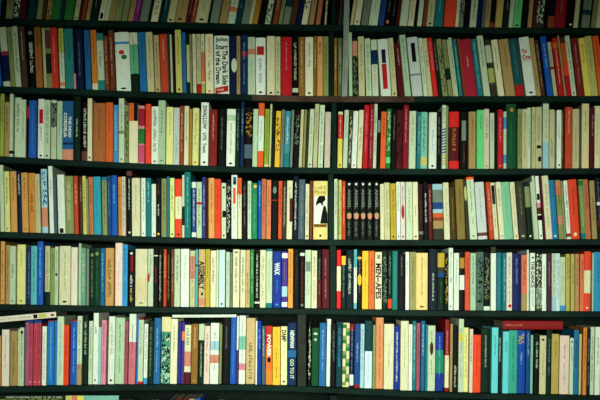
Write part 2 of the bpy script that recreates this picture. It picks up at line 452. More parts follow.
ROWS.append(dict(name='fifth', lean=[(0,2),(120,2),(300,2),(600,0)],
 board=[(-60,303),(0,304.2),(60,305.2),(120,306.2),(180,307),(240,307.6),(330,308.6),(400,310),(480,310.6),(600,311.5),(660,312)], data=[
(0,235,'''
0 22 32 B l:r ; tan orange book at the left end ; tan orange end book
24 47 50 T
50 78 55 P t:K:.3:.55:.5 l:A ; pale book with small black title ; black-titled pale book
81 122 48 Y3 t:w:.1:.4:.3 l:w ; wide pale yellow green book ; wide pale yellow book
129 155 60 Z2 t:S:.1:.9:.5 ; navy book with blue lettering ; navy book
157 187 55 E2 ; pale turquoise book ; pale turquoise book
189 218 32 U ; tall bright blue book ; tall bright blue book
220 245 55 I b:D:.78:1 ; pale book with black foot block ; black-footed pale book
248 274 65 w3
276 292 58 P e:Z:.5:.48:.4:.02
296 351 55 C t:w:.1:.75:.3 l:K ; very wide cream book ; very wide cream book
356 387 62 C3 t:F:.2:.6:.25 ; pinkish white book ; pinkish white book
389 402 42 P2 n
404 428 65 M4 t:P:.1:.8:.6
430 443 68 A
446 469 65 D e:w:.5:.12:.3:.03 t:w:.2:.9:.5
471 500 65 D2 e:w:.5:.1:.3:.03 t:G:.2:.9:.4 ; dark green slim book with small emblem ; emblemed dark green book
502 524 65 U7
528 568 65 B4 t:H:.2:.85:.6 ; tan book with brown patterned lettering ; brown-lettered tan book
573 608 40 F4 t:F:.3:.7:.3 ; tall whitish pink book ; tall whitish pink book
'''),
(120,235,'''
11 37 48 E3 ; bright sky blue book ; bright sky blue book
41 75 75 K p:R2:.4:.7:.1:.38 t:W:.45:.68:.5 t:Y2:.68:.95:.5 e:W:.5:.06:.2:.02 n ; black book with crimson bar and yellow lettering ; crimson-bar black book
78 137 70 C b:C2:.5:.9 l:w n ; very wide plain cream book ; very wide plain cream book
140 166 70 P e:J3:.15:.5:.2:.08
170 190 72 K t:R:.3:.6:.5 b:C:.1:.12
192 213 72 K t:P:.1:.9:.5
215 231 72 V3
233 252 72 K t:m:.1:.9:.6
254 270 72 r3
273 301 70 P t:K:.1:.6:.45 ; pale book with slim black title ; slim black-titled book
305 345 70 P5 t:A:.1:.6:.25 ; wide plain white book ; wide plain white book
350 375 78 I b:s3:.1:.5
377 389 72 E2 e:Z:.5:.28:.4:.02
391 424 72 T4 T:K:.2:.7:ASSEMBLY:.9:0 p:K:.4:.7:.75:.8 n b:s3:.85:.97 ; tan book with large black ASSEMBLY title ; tan ASSEMBLY book
426 448 72 m4 t:H:.1:.5:.3 ; olive yellow book ; olive yellow book
451 479 78 C t:K:.12:.62:.55 ; cream book with dark upper title ; dark-titled cream book
481 493 75 P
495 524 75 l2 l:K t:l:.2:.7:.3 ; bluish white book ; bluish white book
529 548 85 P
549 561 88 A t:K:.4:.9:.6
564 596 72 C t:K:.12:.78:.5 e:A:.5:.05:.3:.02 ; cream book with bold vertical black title ; bold-titled cream book
'''),
(240,235,'''
1 27 75 C t:K:.12:.75:.55 ; cream book with black title left of a pinkish one ; cream black-titled left book
29 49 75 T4 t:K:.4:.95:.6
51 69 72 G ; bright green narrow book ; bright green narrow book
73 97 75 K t:W:.08:.85:.5 b:W:.9:.93
100 128 75 C t:A:.1:.9:.6 ; cream book mottled with grey lettering ; grey-mottled book
131 161 70 P b:Q:0:.04 b:Q:.92:1 t:w:.2:.7:.3 ; pale book with teal foot ; teal-footed pale book
163 207 82 U8 T:W:.2:.42:WAX:.62:0 t:S:.5:.75:.3 l:S n ; royal blue book titled WAX ; royal blue WAX book
209 237 82 v b:W:.03:.12 b:l:.62:.8 b:W:.9:.98 t:A:.2:.5:.3 ; violet book with pale patches ; violet patched book
240 265 70 B5 ; tan orange book right of a violet one ; tan orange right book
267 297 72 K t:H:.1:.6:.5
299 322 75 K b:W:.05:.1 t:r:.2:.9:.4 e:A:.5:.95:.3:.02
326 355 75 P p:A:.1:.9:.2:.37 t:A:.4:.8:.4 ; pale book with grey picture near the top ; grey-pictured pale book
357 385 78 C ; plain cream book ; plain cream book
387 407 75 K b:N:.5:1
409 450 72 N ; wide maroon hardback ; wide maroon hardback
482 505 75 R4 b:C:.28:.7 n ; red book with cream middle ; red and cream book
507 529 105 D b:Y:0:.17
531 567 75 Z4 t:W:.15:.8:.5 ; dark book with bluish white lettering ; dark white-lettered book
569 585 72 E2 b:W:.3:.9
587 608 80 K e:Y:.5:.5:.48:.1 b:Y:.1:.14
'''),
(360,235,'''
11 42 80 Y ; bright yellow book ; bright yellow book
44 72 80 O4 ; bright orange book ; bright orange book
76 110 85 C T:K:.2:.44:MEN:.8:0 T:K:.45:.52:and:.4:0 T:K:.53:.82:APES:.8:0 p:A:.3:.7:.05:.12 n ; cream book titled MEN and APES ; cream MEN and APES book
112 137 80 D t:A:.1:.9:.8
139 159 80 D b:V:.82:.98
161 187 80 Q4 t:M:.1:.8:.3 ; teal green book ; teal green book
190 224 95 K t:A:.05:.4:.25 n ; plain black book with small title ; plain black book
227 245 85 W
247 278 85 T5 ; sage tan book ; sage tan book
282 340 90 Y5 t:H:.08:.75:.25 l:r n ; very wide buff yellow book ; very wide buff book
345 387 70 Z5 t:W:.4:.85:.4 n ; wide slate black book with white lettering ; wide slate black book
389 424 90 D b:m4:0:.25 b:X:.25:.35 b:U2:.35:.42 t:G:.5:.9:.4 ; dark green book with yellow head ; yellow-headed dark green book
426 443 90 K t:m4:.1:.9:.8
446 468 65 W l:A ; tall white book ; tall white book
470 496 90 W t:G:.1:.6:.3 ; white book right of a taller white one ; shorter white book
499 522 85 K b:m:.1:.28 b:W:.4:.65 n ; black book with gold and white blocks ; gold and white blocked book
525 549 85 V6 t:N:.1:.5:.4 ; coral orange book ; coral orange book
551 579 90 P2 ; plain pale green book ; plain pale green book
581 618 85 X2 t:D:.1:.9:.8 ; mottled grey green book ; mottled grey green book
'''),
(480,235,'''
21 50 88 K t:w:.1:.8:.7 b:W:.93:1
54 79 60 W b:X:0:.1 t:P2:.3:.7:.3 ; tall white book with grey tip ; grey-tipped white book
82 108 88 Q t:S:.1:.9:.4 ; teal book ; teal book
109 130 90 Q
133 160 88 C3 e:R:.6:.92:.3:.03 ; off-white book with red spot at its foot ; red-spot book
165 205 92 Z6 ; wide plain navy book ; wide plain navy book
209 237 100 s4 t:R3:.1:.55:.6 b:T:.7:1 ; salmon orange book with red title ; red-titled salmon book
239 249 75 W n
250 275 90 W T:K:.06:.1:.:.5:0 T:K:.14:.6:THE_DANCE:.75:0 t:A:.62:.95:.6 n ; white book with bold THE DANCE title ; white THE DANCE book
277 308 95 X t:P:.02:.98:.9 b:A:.6:.9 ; black and grey patterned book ; black and grey patterned book
312 334 95 W t:A:.2:.6:.3
335 354 92 N4 ; mauve slim book ; mauve slim book
357 379 92 P b:l:.75:1
381 401 92 l2
404 430 110 P b:S:.9:1 t:w:.1:.7:.4
432 452 95 L5
454 473 95 L5
476 496 95 T6
498 519 95 s4
524 558 82 V b:C:.32:.7 l:C n k:10 ; orange red book with cream middle ; orange and cream book
560 568 90 P
570 612 85 E4 ; wide turquoise blue book at the right end ; turquoise end book
'''),
]))
ROWS.append(dict(name='sixth', lean=[(0,2),(60,4),(120,6),(240,6),(262,0),(290,2),(330,5),(400,3),(600,5)],
 board=[(-60,388.5),(0,387),(60,385.8),(120,384.8),(200,384.4),(240,384.6),(290,385.8),(330,387.4),(400,390.8),(480,393.4),(600,396),(660,397)], data=[
(0,310,'''
5 43 98 C3 t:J:.1:.7:.3 ; pinkish white book at the left end ; pinkish white end book
46 82 105 T t:K:.2:.8:.4 ; tan book with faint dark marks ; tan marked book
84 96 95 I
98 119 88 P e:K:.5:.08:.3:.03
122 139 52 F5 b:Z6:0:.03
141 163 52 J b:U2:0:.05 l:F ; crimson pink book, left of two alike with blue heads ; left crimson pink book
165 186 52 J b:U2:0:.05 l:F ; crimson pink book, right of two alike with blue heads ; right crimson pink book
188 207 52 J b:U2:0:.04 l:F
209 231 82 W t:A:.1:.9:.5
233 264 52 S2 t:l:.1:.9:.3 b:R3:0:.02 ; azure blue book left of a tall white one ; azure blue book
266 281 52 S2
283 317 32 P t:S:.1:.9:.4 ; tall whitish book with blue lettering ; tall blue-lettered book
319 345 75 V7 ; vivid orange book ; vivid orange book
350 382 48 U b:R3:0:.03 ; blue book with red tip ; red-tipped blue book
385 409 30 P b:T:.7:1
411 437 25 D t:P:.1:.6:.6
439 458 55 P
461 487 15 W t:K:.2:.3:.5 l:m ; tall white book below the shelf above ; tall white book
489 504 85 l
507 530 50 F
540 571 32 W t:w:.1:.6:.5 l:K ; tall white book with dark title ; tall dark-titled book
574 619 38 P2 ; wide pale green book ; wide pale green book
'''),
(120,310,'''
21 39 55 J6
44 78 20 W b:F6:.4:1 ; tall book white above and pink below ; white and pink book
80 90 40 S2
92 117 40 P b:R3:0:.03 b:R:.96:1
119 137 70 W b:S:.9:1
140 167 55 D t:w:.1:.9:.5 ; dark green mottled book ; dark green mottled book
169 201 40 S4 ; steel blue book ; steel blue book
203 249 35 Q5 b:C2:0:.22 t:P:.25:.98:.8 t:D:.25:.98:.75 b:P3:.85:.9 n ; wide book with cream head and teal picture ; cream-headed teal book
252 285 45 C ; cream book under the white lying magazine ; cream book
289 304 60 v2
305 320 60 v b:s:.15:.3
323 354 75 C t:K:.06:.38:.6 b:s3:.45:.7 b:N:.8:1 ; cream book with black title and dark foot ; black-titled cream book
358 389 70 m3 l:w ; olive brown book ; olive brown book
393 419 70 D b:P:0:.27 t:P:.32:.9:.4 ; dark green book with pale head ; pale-headed green book
422 449 80 F4
452 494 65 W b:l:.3:.45 b:s3:.52:.66 ; white book with blue and pink bands ; blue and pink banded book
496 508 70 w
511 549 40 K ; wide plain black book ; wide plain black book
552 580 35 U t:S:.1:.9:.4 ; tall blue book ; tall blue book
583 592 30 W b:v:.5:1
594 627 28 W b:F:.7:.8 b:P3:.3:.5 ; tall white book with a pinkish patch ; pinkish-patched white book
'''),
(240,310,'''
30 75 40 T4 t:K:.38:.95:.55 ; wide tan book with dark blocky title ; wide tan titled book
77 87 55 W
89 107 55 U8
109 126 80 A2
129 161 80 O5 b:R5:0:.32 T:W:.15:.52:POWER:.6:0 p:K:.25:.75:.54:.62 b:O2:.75:1 n ; red to orange book titled POWER ; red orange POWER book
163 201 85 Y t:m:.05:.3:.4 t:K:.35:.9:.35 n ; wide bright yellow book ; bright yellow book
204 235 82 Y6 T:K:.06:.26:DAMP:.75:0 t:A:.3:.6:.25 l:K n ; pale yellow book titled DAMP ; pale DAMP book
239 281 65 Z2 T:W:.12:.4:NEWMAN:.5:0 b:S4:.44:.55 T:P:.58:.9:GO_TO_IT:.45:0 n ; navy book with big white lettering ; navy white-lettered book
341 355 55 K t:C:.1:.9:.7
359 394 90 G2 e:P:.5:.1:.3:.02 e:P:.5:.2:.2:.02 n ; dark green hardback ; dark green hardback
397 430 65 S4 ; plain steel blue book ; plain steel blue book
434 453 45 W n ; tall narrow white book ; tall narrow white book
455 478 70 K t:A:.1:.6:.5
482 511 60 e t:S:.1:.7:.5 ; dark teal blue book ; dark teal blue book
514 547 65 C2 s:checks n ; book checked in green and cream ; green checked book
550 570 70 Z b:R3:0:.1 b:W:.8:.97
573 599 70 U2 b:R3:.95:1 t:l:.3:.6:.4 ; steel blue book with red foot ; red-footed blue book
'''),
(360,310,'''
2 21 70 l
24 61 55 e b:l2:.45:1 t:S:.5:.9:.3 ; book dark teal above and pale blue below ; dark teal and pale book
63 77 75 w
79 117 38 s5 ; tall salmon tan book ; tall salmon tan book
120 169 70 C t:w:.3:.7:.25 ; very wide cream book ; very wide cream book
171 199 80 U8 t:W:.1:.9:.4 ; royal blue book with white lettering ; royal blue book
202 241 55 C t:w:.1:.7:.25 ; wide cream book ; wide cream book
243 261 72 W
263 281 55 Q
283 301 65 J6
304 324 55 U7
325 337 72 Q
340 377 78 P e:H:.5:.35:.25:.1 ; pale sage book with brown mark ; brown-marked sage book
380 418 112 U8 b:Q6:.3:.7 ; low blue book with green middle ; low blue and green book
427 448 48 R3 b:C:.5:.95
449 461 70 T
464 489 80 K t:P:.6:.95:.6
493 518 45 P b:Y2:.2:.3 ; tall pale book with yellow mark ; tall yellow-marked book
520 544 88 Y3
546 562 95 F4
566 603 125 V7 ; low vivid orange red book ; low orange red book
'''),
(480,310,'''
7 54 95 D t:P:.1:.6:.35 ; wide dark green book with white lettering ; wide dark green book
58 90 88 E5 ; bright pale turquoise book ; bright pale turquoise book
92 110 108 Z4 t:W:.1:.5:.5
112 142 108 E5 t:Q:.15:.35:.5 ; pale turquoise book left of a sea green one ; pale turquoise left book
144 187 102 M5 ; wide sea green book ; wide sea green book
190 229 102 U9 t:m2:.05:.25:.7 t:l:.35:.55:.4 n ; wide royal blue book with gold title ; wide royal blue book
231 252 102 U2 t:l:.05:.4:.6
254 267 125 P3
269 294 128 K t:P:.1:.6:.6
297 329 128 I e:K:.5:.07:.2:.02 t:H:.3:.7:.25 ; cream book with small dark dot ; dark-dotted cream book
333 359 100 D
362 398 120 m2 ; wide olive cream book ; wide olive cream book
402 449 128 F4 ; wide pinkish cream book ; wide pinkish cream book
452 471 140 P e:K:.5:.07:.2:.02
473 497 100 U6 ; bright azure book ; bright azure book
499 511 120 I
513 531 88 O2 ; amber slim book ; amber slim book
534 553 95 Z4
556 576 85 P
578 606 85 P5 ; whitish book at the right end ; whitish end book
'''),
]))
PAL = {
'W':(228,236,218,'white'),'W2':(235,232,200,'pale cream'),'W3':(200,208,198,'pale grey'),'C':(228,223,184,'cream'),'C2':(226,214,168,'cream'),'C3':(236,226,206,'off-white'),
'I':(206,202,156,'dull cream'),'B':(226,172,92,'tan orange'),'B2':(212,164,96,'tan orange'),'B3':(220,158,68,'orange tan'),'B4':(208,164,96,'tan'),'B5':(232,168,72,'tan orange'),
'T':(184,158,104,'tan'),'T2':(200,176,128,'beige'),'T3':(148,128,64,'olive tan'),'T4':(212,186,132,'beige'),'T5':(172,164,108,'sage tan'),'T6':(206,160,108,'tan'),
'P':(204,218,186,'pale green'),'P2':(186,212,176,'pale green'),'P3':(140,200,180,'pale teal'),'P4':(204,212,206,'pale lilac grey'),'P5':(226,234,216,'white'),
'M':(112,190,148,'mint'),'M2':(120,214,138,'mint green'),'M3':(142,204,168,'mint green'),'M4':(124,170,150,'grey green'),'M5':(64,172,150,'sea green'),
'G':(54,136,66,'green'),'G2':(24,96,62,'dark green'),'G3':(36,142,98,'emerald'),'G4':(138,160,98,'green'),'D':(18,54,38,'dark green'),'D2':(18,76,52,'dark green'),
'L':(186,196,92,'yellow green'),'L2':(206,202,116,'yellow green'),'L3':(180,190,60,'yellow green'),'L4':(158,186,48,'lime'),'L5':(204,192,106,'olive cream'),
'Y':(246,196,22,'yellow'),'Y2':(232,218,96,'yellow'),'Y3':(230,226,150,'pale yellow'),'Y4':(240,222,138,'yellow cream'),'Y5':(242,218,146,'buff'),'Y6':(234,236,178,'pale yellow'),
'O':(222,112,32,'orange'),'O2':(226,146,46,'amber'),'O3':(238,112,28,'orange'),'O4':(232,126,44,'orange'),'O5':(236,128,50,'orange'),
'V':(238,84,30,'orange red'),'V2':(214,62,30,'brick red'),'V3':(202,86,42,'rust red'),'V4':(146,50,40,'dark red'),'V5':(226,100,36,'orange'),'V6':(232,98,54,'coral orange'),'V7':(240,84,14,'vivid orange'),
'R':(196,28,38,'red'),'R2':(158,28,44,'crimson'),'R3':(158,38,36,'red'),'R4':(226,38,30,'red'),'R5':(212,56,40,'red'),
'N':(104,32,38,'maroon'),'N2':(124,78,72,'mauve'),'N3':(64,34,30,'dark brown'),'N4':(96,56,80,'mauve'),
'K':(12,17,14,'black'),'H':(98,66,34,'brown'),'H2':(100,72,54,'brown'),'H3':(92,72,26,'olive brown'),
'U':(28,106,188,'blue'),'U2':(40,88,148,'blue'),'U3':(40,124,178,'blue'),'U4':(46,108,156,'blue'),'U5':(44,84,138,'slate blue'),'U6':(24,134,176,'teal blue'),'U7':(34,112,150,'teal blue'),'U8':(28,70,160,'royal blue'),'U9':(16,88,172,'royal blue'),
'Z':(20,42,84,'navy'),'Z2':(26,62,104,'navy'),'Z3':(22,34,50,'near-black'),'Z4':(16,42,50,'dark slate'),'Z5':(36,50,60,'slate black'),'Z6':(36,50,112,'navy'),
'S':(82,160,206,'sky blue'),'S2':(22,136,200,'azure'),'S3':(72,158,172,'pale teal'),'S4':(44,118,166,'steel blue'),
'Q':(34,136,140,'teal'),'Q2':(52,150,140,'teal'),'Q3':(32,104,108,'teal'),'Q4':(18,136,128,'teal'),'Q5':(78,156,136,'teal'),'Q6':(30,150,120,'green'),
'E':(42,176,192,'turquoise'),'E2':(106,190,194,'pale turquoise'),'E3':(52,170,218,'sky blue'),'E4':(36,164,206,'turquoise blue'),'E5':(114,216,216,'pale turquoise'),
'A':(134,148,130,'grey green'),'A2':(92,112,122,'slate grey'),'X':(74,74,60,'dark grey'),'X2':(96,124,110,'grey green'),
'F':(226,154,166,'pink'),'F2':(214,202,182,'pale mauve grey'),'F3':(232,216,206,'pinkish white'),'F4':(238,214,196,'pinkish white'),'F5':(174,110,150,'mauve'),'F6':(220,130,140,'pink'),
'J':(206,86,104,'crimson pink'),'J2':(148,48,132,'purple'),'J3':(170,66,82,'crimson'),'J4':(178,42,66,'crimson'),'J5':(214,94,134,'pink'),'J6':(184,100,116,'mauve pink'),
'w':(150,158,104,'sage'),'w2':(112,122,82,'dark sage'),'w3':(142,164,100,'sage green'),'v':(92,66,148,'violet'),'v2':(58,62,150,'violet blue'),
's':(224,140,96,'salmon'),'s2':(200,128,86,'salmon tan'),'s3':(214,150,122,'salmon'),'s4':(226,132,88,'salmon'),'s5':(222,156,104,'salmon tan'),
'r':(156,82,42,'rust'),'r2':(186,122,64,'tan brown'),'r3':(134,76,38,'brown'),'m':(188,146,40,'mustard'),'m2':(196,176,96,'olive cream'),'m3':(158,118,46,'olive brown'),'m4':(202,176,38,'olive yellow'),
'l':(172,208,214,'pale blue'),'l2':(206,226,224,'bluish white'),'e':(16,78,84,'dark teal'),
}

import bpy, math, random
from mathutils import Matrix, Vector
random.seed(11)
S = 0.00315          # metres per step of the measuring grid at the shelf fronts
D = 2.40             # camera distance from the shelf fronts
ZC = 0.967           # camera height
HY = 290             # the step that lies level with the camera
YB = 0.013           # usual set-back of a spine behind the shelf front
col = bpy.context.scene.collection
def X(px, y=0.0): return (px - 300) * S * (D + y) / D
def Z(py, y=0.0): return ZC + (HY - py) * S * (D + y) / D
def lin(c):
    c /= 255.0
    return c / 12.92 if c <= 0.04045 else ((c + 0.055) / 1.055) ** 2.4
def rgb(key, gain=1.0):
    p = PAL[key]
    c = [lin(v) ** 1.25 * 1.04 for v in p[:3]]
    m = .25 * c[0] + .6 * c[1] + .15 * c[2]
    return tuple(min(.95, max(.002, (m + (v - m) * .94) * gain)) for v in c) + (1.0,)

# ------------------------------------------------------------------ materials
def material(name):
    m = bpy.data.materials.new(name); m.use_nodes = True
    nt = m.node_tree
    return m, nt, nt.nodes['Principled BSDF']
def printed(name, rough, wear):
    m, nt, b = material(name)
    at = nt.nodes.new('ShaderNodeAttribute'); at.attribute_name = 'print_colour'
    tc = nt.nodes.new('ShaderNodeTexCoord')
    mp = nt.nodes.new('ShaderNodeMapping'); mp.inputs['Scale'].default_value = (420, 60, 30)
    no = nt.nodes.new('ShaderNodeTexNoise'); no.inputs['Scale'].default_value = 1.0; no.inputs['Detail'].default_value = 4
    rp = nt.nodes.new('ShaderNodeMapRange')
    rp.inputs['From Min'].default_value = .3; rp.inputs['From Max'].default_value = .7
    rp.inputs['To Min'].default_value = 1 - wear; rp.inputs['To Max'].default_value = 1 + wear * .6
    mx = nt.nodes.new('ShaderNodeVectorMath'); mx.operation = 'SCALE'
    nt.links.new(tc.outputs['Object'], mp.inputs['Vector']); nt.links.new(mp.outputs['Vector'], no.inputs['Vector'])
    nt.links.new(no.outputs['Fac'], rp.inputs['Value']); nt.links.new(at.outputs['Color'], mx.inputs[0])
    nt.links.new(rp.outputs['Result'], mx.inputs['Scale']); nt.links.new(mx.outputs['Vector'], b.inputs['Base Color'])
    b.inputs['Roughness'].default_value = rough
    b.inputs['Specular IOR Level'].default_value = .07
    return m
M_COVER = printed('printed_cover', .5, .16)
M_INK = printed('printed_ink', .6, .05)
def paper():
    m, nt, b = material('book_paper')
    tc = nt.nodes.new('ShaderNodeTexCoord'); w = nt.nodes.new('ShaderNodeTexWave')
    w.wave_type = 'BANDS'; w.bands_direction = 'X'; w.inputs['Scale'].default_value = 900; w.inputs['Distortion'].default_value = 1.5
    r = nt.nodes.new('ShaderNodeValToRGB'); r.color_ramp.elements[0].color = (.13, .10, .06, 1); r.color_ramp.elements[1].color = (.26, .21, .13, 1)
    nt.links.new(tc.outputs['Object'], w.inputs['Vector']); nt.links.new(w.outputs['Fac'], r.inputs['Fac'])
    nt.links.new(r.outputs['Color'], b.inputs['Base Color']); b.inputs['Roughness'].default_value = .9
    return m
M_PAPER = paper()
def paint(name, c1, c2, rough, scale=6, worn=None, amount=.5):
    m, nt, b = material(name)
    tc = nt.nodes.new('ShaderNodeTexCoord'); no = nt.nodes.new('ShaderNodeTexNoise')
    no.inputs['Scale'].default_value = scale; no.inputs['Detail'].default_value = 6
    r = nt.nodes.new('ShaderNodeValToRGB')
    r.color_ramp.elements[0].position = .35; r.color_ramp.elements[0].color = c1 + (1,)
    r.color_ramp.elements[1].position = .68; r.color_ramp.elements[1].color = c2 + (1,)
    if worn:
        e = r.color_ramp.elements.new(amount); e.color = worn + (1,)
    nt.links.new(tc.outputs['Object'], no.inputs['Vector']); nt.links.new(no.outputs['Fac'], r.inputs['Fac'])
    nt.links.new(r.outputs['Color'], b.inputs['Base Color'])
    n2 = nt.nodes.new('ShaderNodeTexNoise'); n2.inputs['Scale'].default_value = 90; n2.inputs['Detail'].default_value = 3
    bp = nt.nodes.new('ShaderNodeBump'); bp.inputs['Strength'].default_value = .25; bp.inputs['Distance'].default_value = .002
    nt.links.new(tc.outputs['Object'], n2.inputs['Vector']); nt.links.new(n2.outputs['Fac'], bp.inputs['Height'])
    nt.links.new(bp.outputs['Normal'], b.inputs['Normal'])
    b.inputs['Roughness'].default_value = rough; b.inputs['Specular IOR Level'].default_value = .05
    return m
M_SHELF = paint('dark_green_shelf_paint', (.0015, .009, .006), (.005, .022, .014), .5, 7)
M_BACK = paint('black_green_board', (.004, .008, .006), (.008, .014, .010), .8, 5)
M_WOOD = paint('worn_brown_shelf_wood', (.045, .025, .016), (.09, .052, .034), .6, 14)
M_CHAR_LIT = paint('charcoal_upright_lit', (.016, .019, .014), (.030, .033, .025), .55, 16)  # charcoal made lighter: light caught by its front is put into the colour
M_METAL = paint('dull_grey_metal', (.22, .25, .2), (.32, .35, .28), .5, 18)
M_WALL = paint('dim_wall_plaster', (.10, .11, .09), (.14, .15, .12), .9, 4)
M_FLOOR = paint('worn_floor_boards', (.05, .035, .022), (.09, .06, .04), .6, 3)

# ------------------------------------------------------------------ geometry store
class Geo:
    def __init__(g): g.v = []; g.f = []; g.c = []; g.m = []
    def face(g, pts, c, m=0):
        n = len(g.v); g.v += [tuple(p) for p in pts]; g.f.append(tuple(range(n, n + len(pts)))); g.c.append(c); g.m.append(m)
    def box(g, x0, x1, y0, y1, z0, z1, c, m=0):
        n = len(g.v)
        g.v += [(x, y, z) for z in (z0, z1) for y in (y0, y1) for x in (x0, x1)]
        for q in ((0, 2, 3, 1), (4, 5, 7, 6), (0, 1, 5, 4), (2, 6, 7, 3), (0, 4, 6, 2), (1, 3, 7, 5)):
            g.f.append(tuple(n + i for i in q)); g.c.append(c); g.m.append(m)
    def add(g, o, mat, m=None):
        n = len(g.v); g.v += [tuple(mat @ Vector(p)) for p in o.v]
        g.f += [tuple(n + i for i in q) for q in o.f]; g.c += o.c; g.m += (o.m if m is None else [m] * len(o.m))
    def build(g, name, mats, parent=None):
        me = bpy.data.meshes.new(name); me.from_pydata(g.v, [], g.f)
        at = me.color_attributes.new('print_colour', 'FLOAT_COLOR', 'CORNER')
        buf = []
        for q, c in zip(g.f, g.c): buf += list(c) * len(q)
        at.data.foreach_set('color', buf)
        for m in mats: me.materials.append(m)
        me.polygons.foreach_set('material_index', g.m); me.update()
        o = bpy.data.objects.new(name, me); col.objects.link(o)
        if parent: o.parent = parent
        return o

# ------------------------------------------------------------------ lettering
GL = [((0, 0, .22, 1), (.7, 0, .92, 1), (.2, .42, .7, .58)), ((0, 0, .22, 1), (.2, .84, .9, 1), (.2, .42, .7, .58), (.2, 0, .9, .16)),
      ((0, 0, .22, 1), (.2, 0, .9, .16)), ((.35, 0, .57, 1), (0, .84, .92, 1)), ((0, 0, .22, 1), (.7, 0, .92, 1), (.2, .84, .7, 1), (.2, 0, .7, .16)),
      ((0, 0, .22, 1), (.2, .84, .9, 1), (.2, .42, .9, .58), (.7, .5, .92, .9)), ((0, 0, .22, 1), (.7, 0, .92, 1), (.2, .84, .7, 1))]
_fonts = {}
def word_mesh(text):
    if text not in _fonts:
        cu = bpy.data.curves.new('title', 'FONT'); cu.body = text; cu.resolution_u = 2; cu.offset = .03
        o = bpy.data.objects.new('title', cu); col.objects.link(o)
        dg = bpy.context.evaluated_depsgraph_get(); dg.update()
        me = bpy.data.meshes.new_from_object(o.evaluated_get(dg))
        vs = [(v.co.x, v.co.y) for v in me.vertices]; fs = [tuple(p.vertices) for p in me.polygons]
        bpy.data.objects.remove(o); bpy.data.curves.remove(cu); bpy.data.meshes.remove(me)
        x0 = min(v[0] for v in vs); x1 = max(v[0] for v in vs); y0 = min(v[1] for v in vs); y1 = max(v[1] for v in vs)
        _fonts[text] = ([((a - x0) / (x1 - x0), (b - y0) / (y1 - y0)) for a, b in vs], fs)
    return _fonts[text]

class Many(list):
    def new(s): s.append(Geo()); return s[-1]
class Spine:
    """drawing surface on the front of a book: u runs right, v runs down, both 0 to 1"""
    def __init__(s, w, h, y): s.w, s.h, s.y = w, h, y
    def p(s, u, v, k=0): return ((u - .5) * s.w, s.y - .00008 * k, (1 - v) * s.h)
    def poly(s, g, uv, c, k=1): g.face([s.p(u, v, k) for u, v in uv], c)
    def rect(s, g, u0, u1, v0, v1, c, k=1): s.poly(g, [(u0, v1), (u1, v1), (u1, v0), (u0, v0)], c, k)
    def oval(s, g, u, v, a, b, c, k=2):
        s.poly(g, [(u + a * math.cos(t * math.pi / 9), v - b * math.sin(t * math.pi / 9)) for t in range(18)], c, k)
    def words(s, g, text, u0, u1, v0, v1, c, down=True, k=3):
        vs, fs = word_mesh(text); n = len(g.v)
        for a, b in vs:
            g.v.append(s.p(u0 + b * (u1 - u0), v0 + a * (v1 - v0), k) if down else s.p(u0 + a * (u1 - u0), v1 - b * (v1 - v0), k))
        g.f += [tuple(n + i for i in q) for q in fs]; g.c += [c] * len(fs); g.m += [0] * len(fs)
    def scrawl(s, g, u0, u1, v0, v1, c, rnd, down=True, k=3):
        """illegible lettering: letter-like strokes in words"""
        if down:
            lh = (u1 - u0) * s.w; length = (v1 - v0) * s.h
        else:
            lh = (v1 - v0) * s.h; length = (u1 - u0) * s.w
        adv = lh * .72; t = 0; left = rnd.randint(3, 8)
        while t + adv < length:
            if left == 0:
                left = rnd.randint(3, 9); t += adv * .8; continue
            left -= 1
            small = 1 if rnd.random() < .5 else .74
            for a0, b0, a1, b1 in rnd.choice(GL):
                a0 = (t + a0 * adv * .95) / length; a1 = (t + a1 * adv * .95) / length; b0 *= small; b1 *= small
                if down: s.rect(g, u0 + b0 * (u1 - u0), u0 + b1 * (u1 - u0), v0 + a0 * (v1 - v0), v0 + a1 * (v1 - v0), c, k)
                else: s.rect(g, u0 + a0 * (u1 - u0), u0 + a1 * (u1 - u0), v1 - b1 * (v1 - v0), v1 - b0 * (v1 - v0), c, k)
            t += adv * 1.08

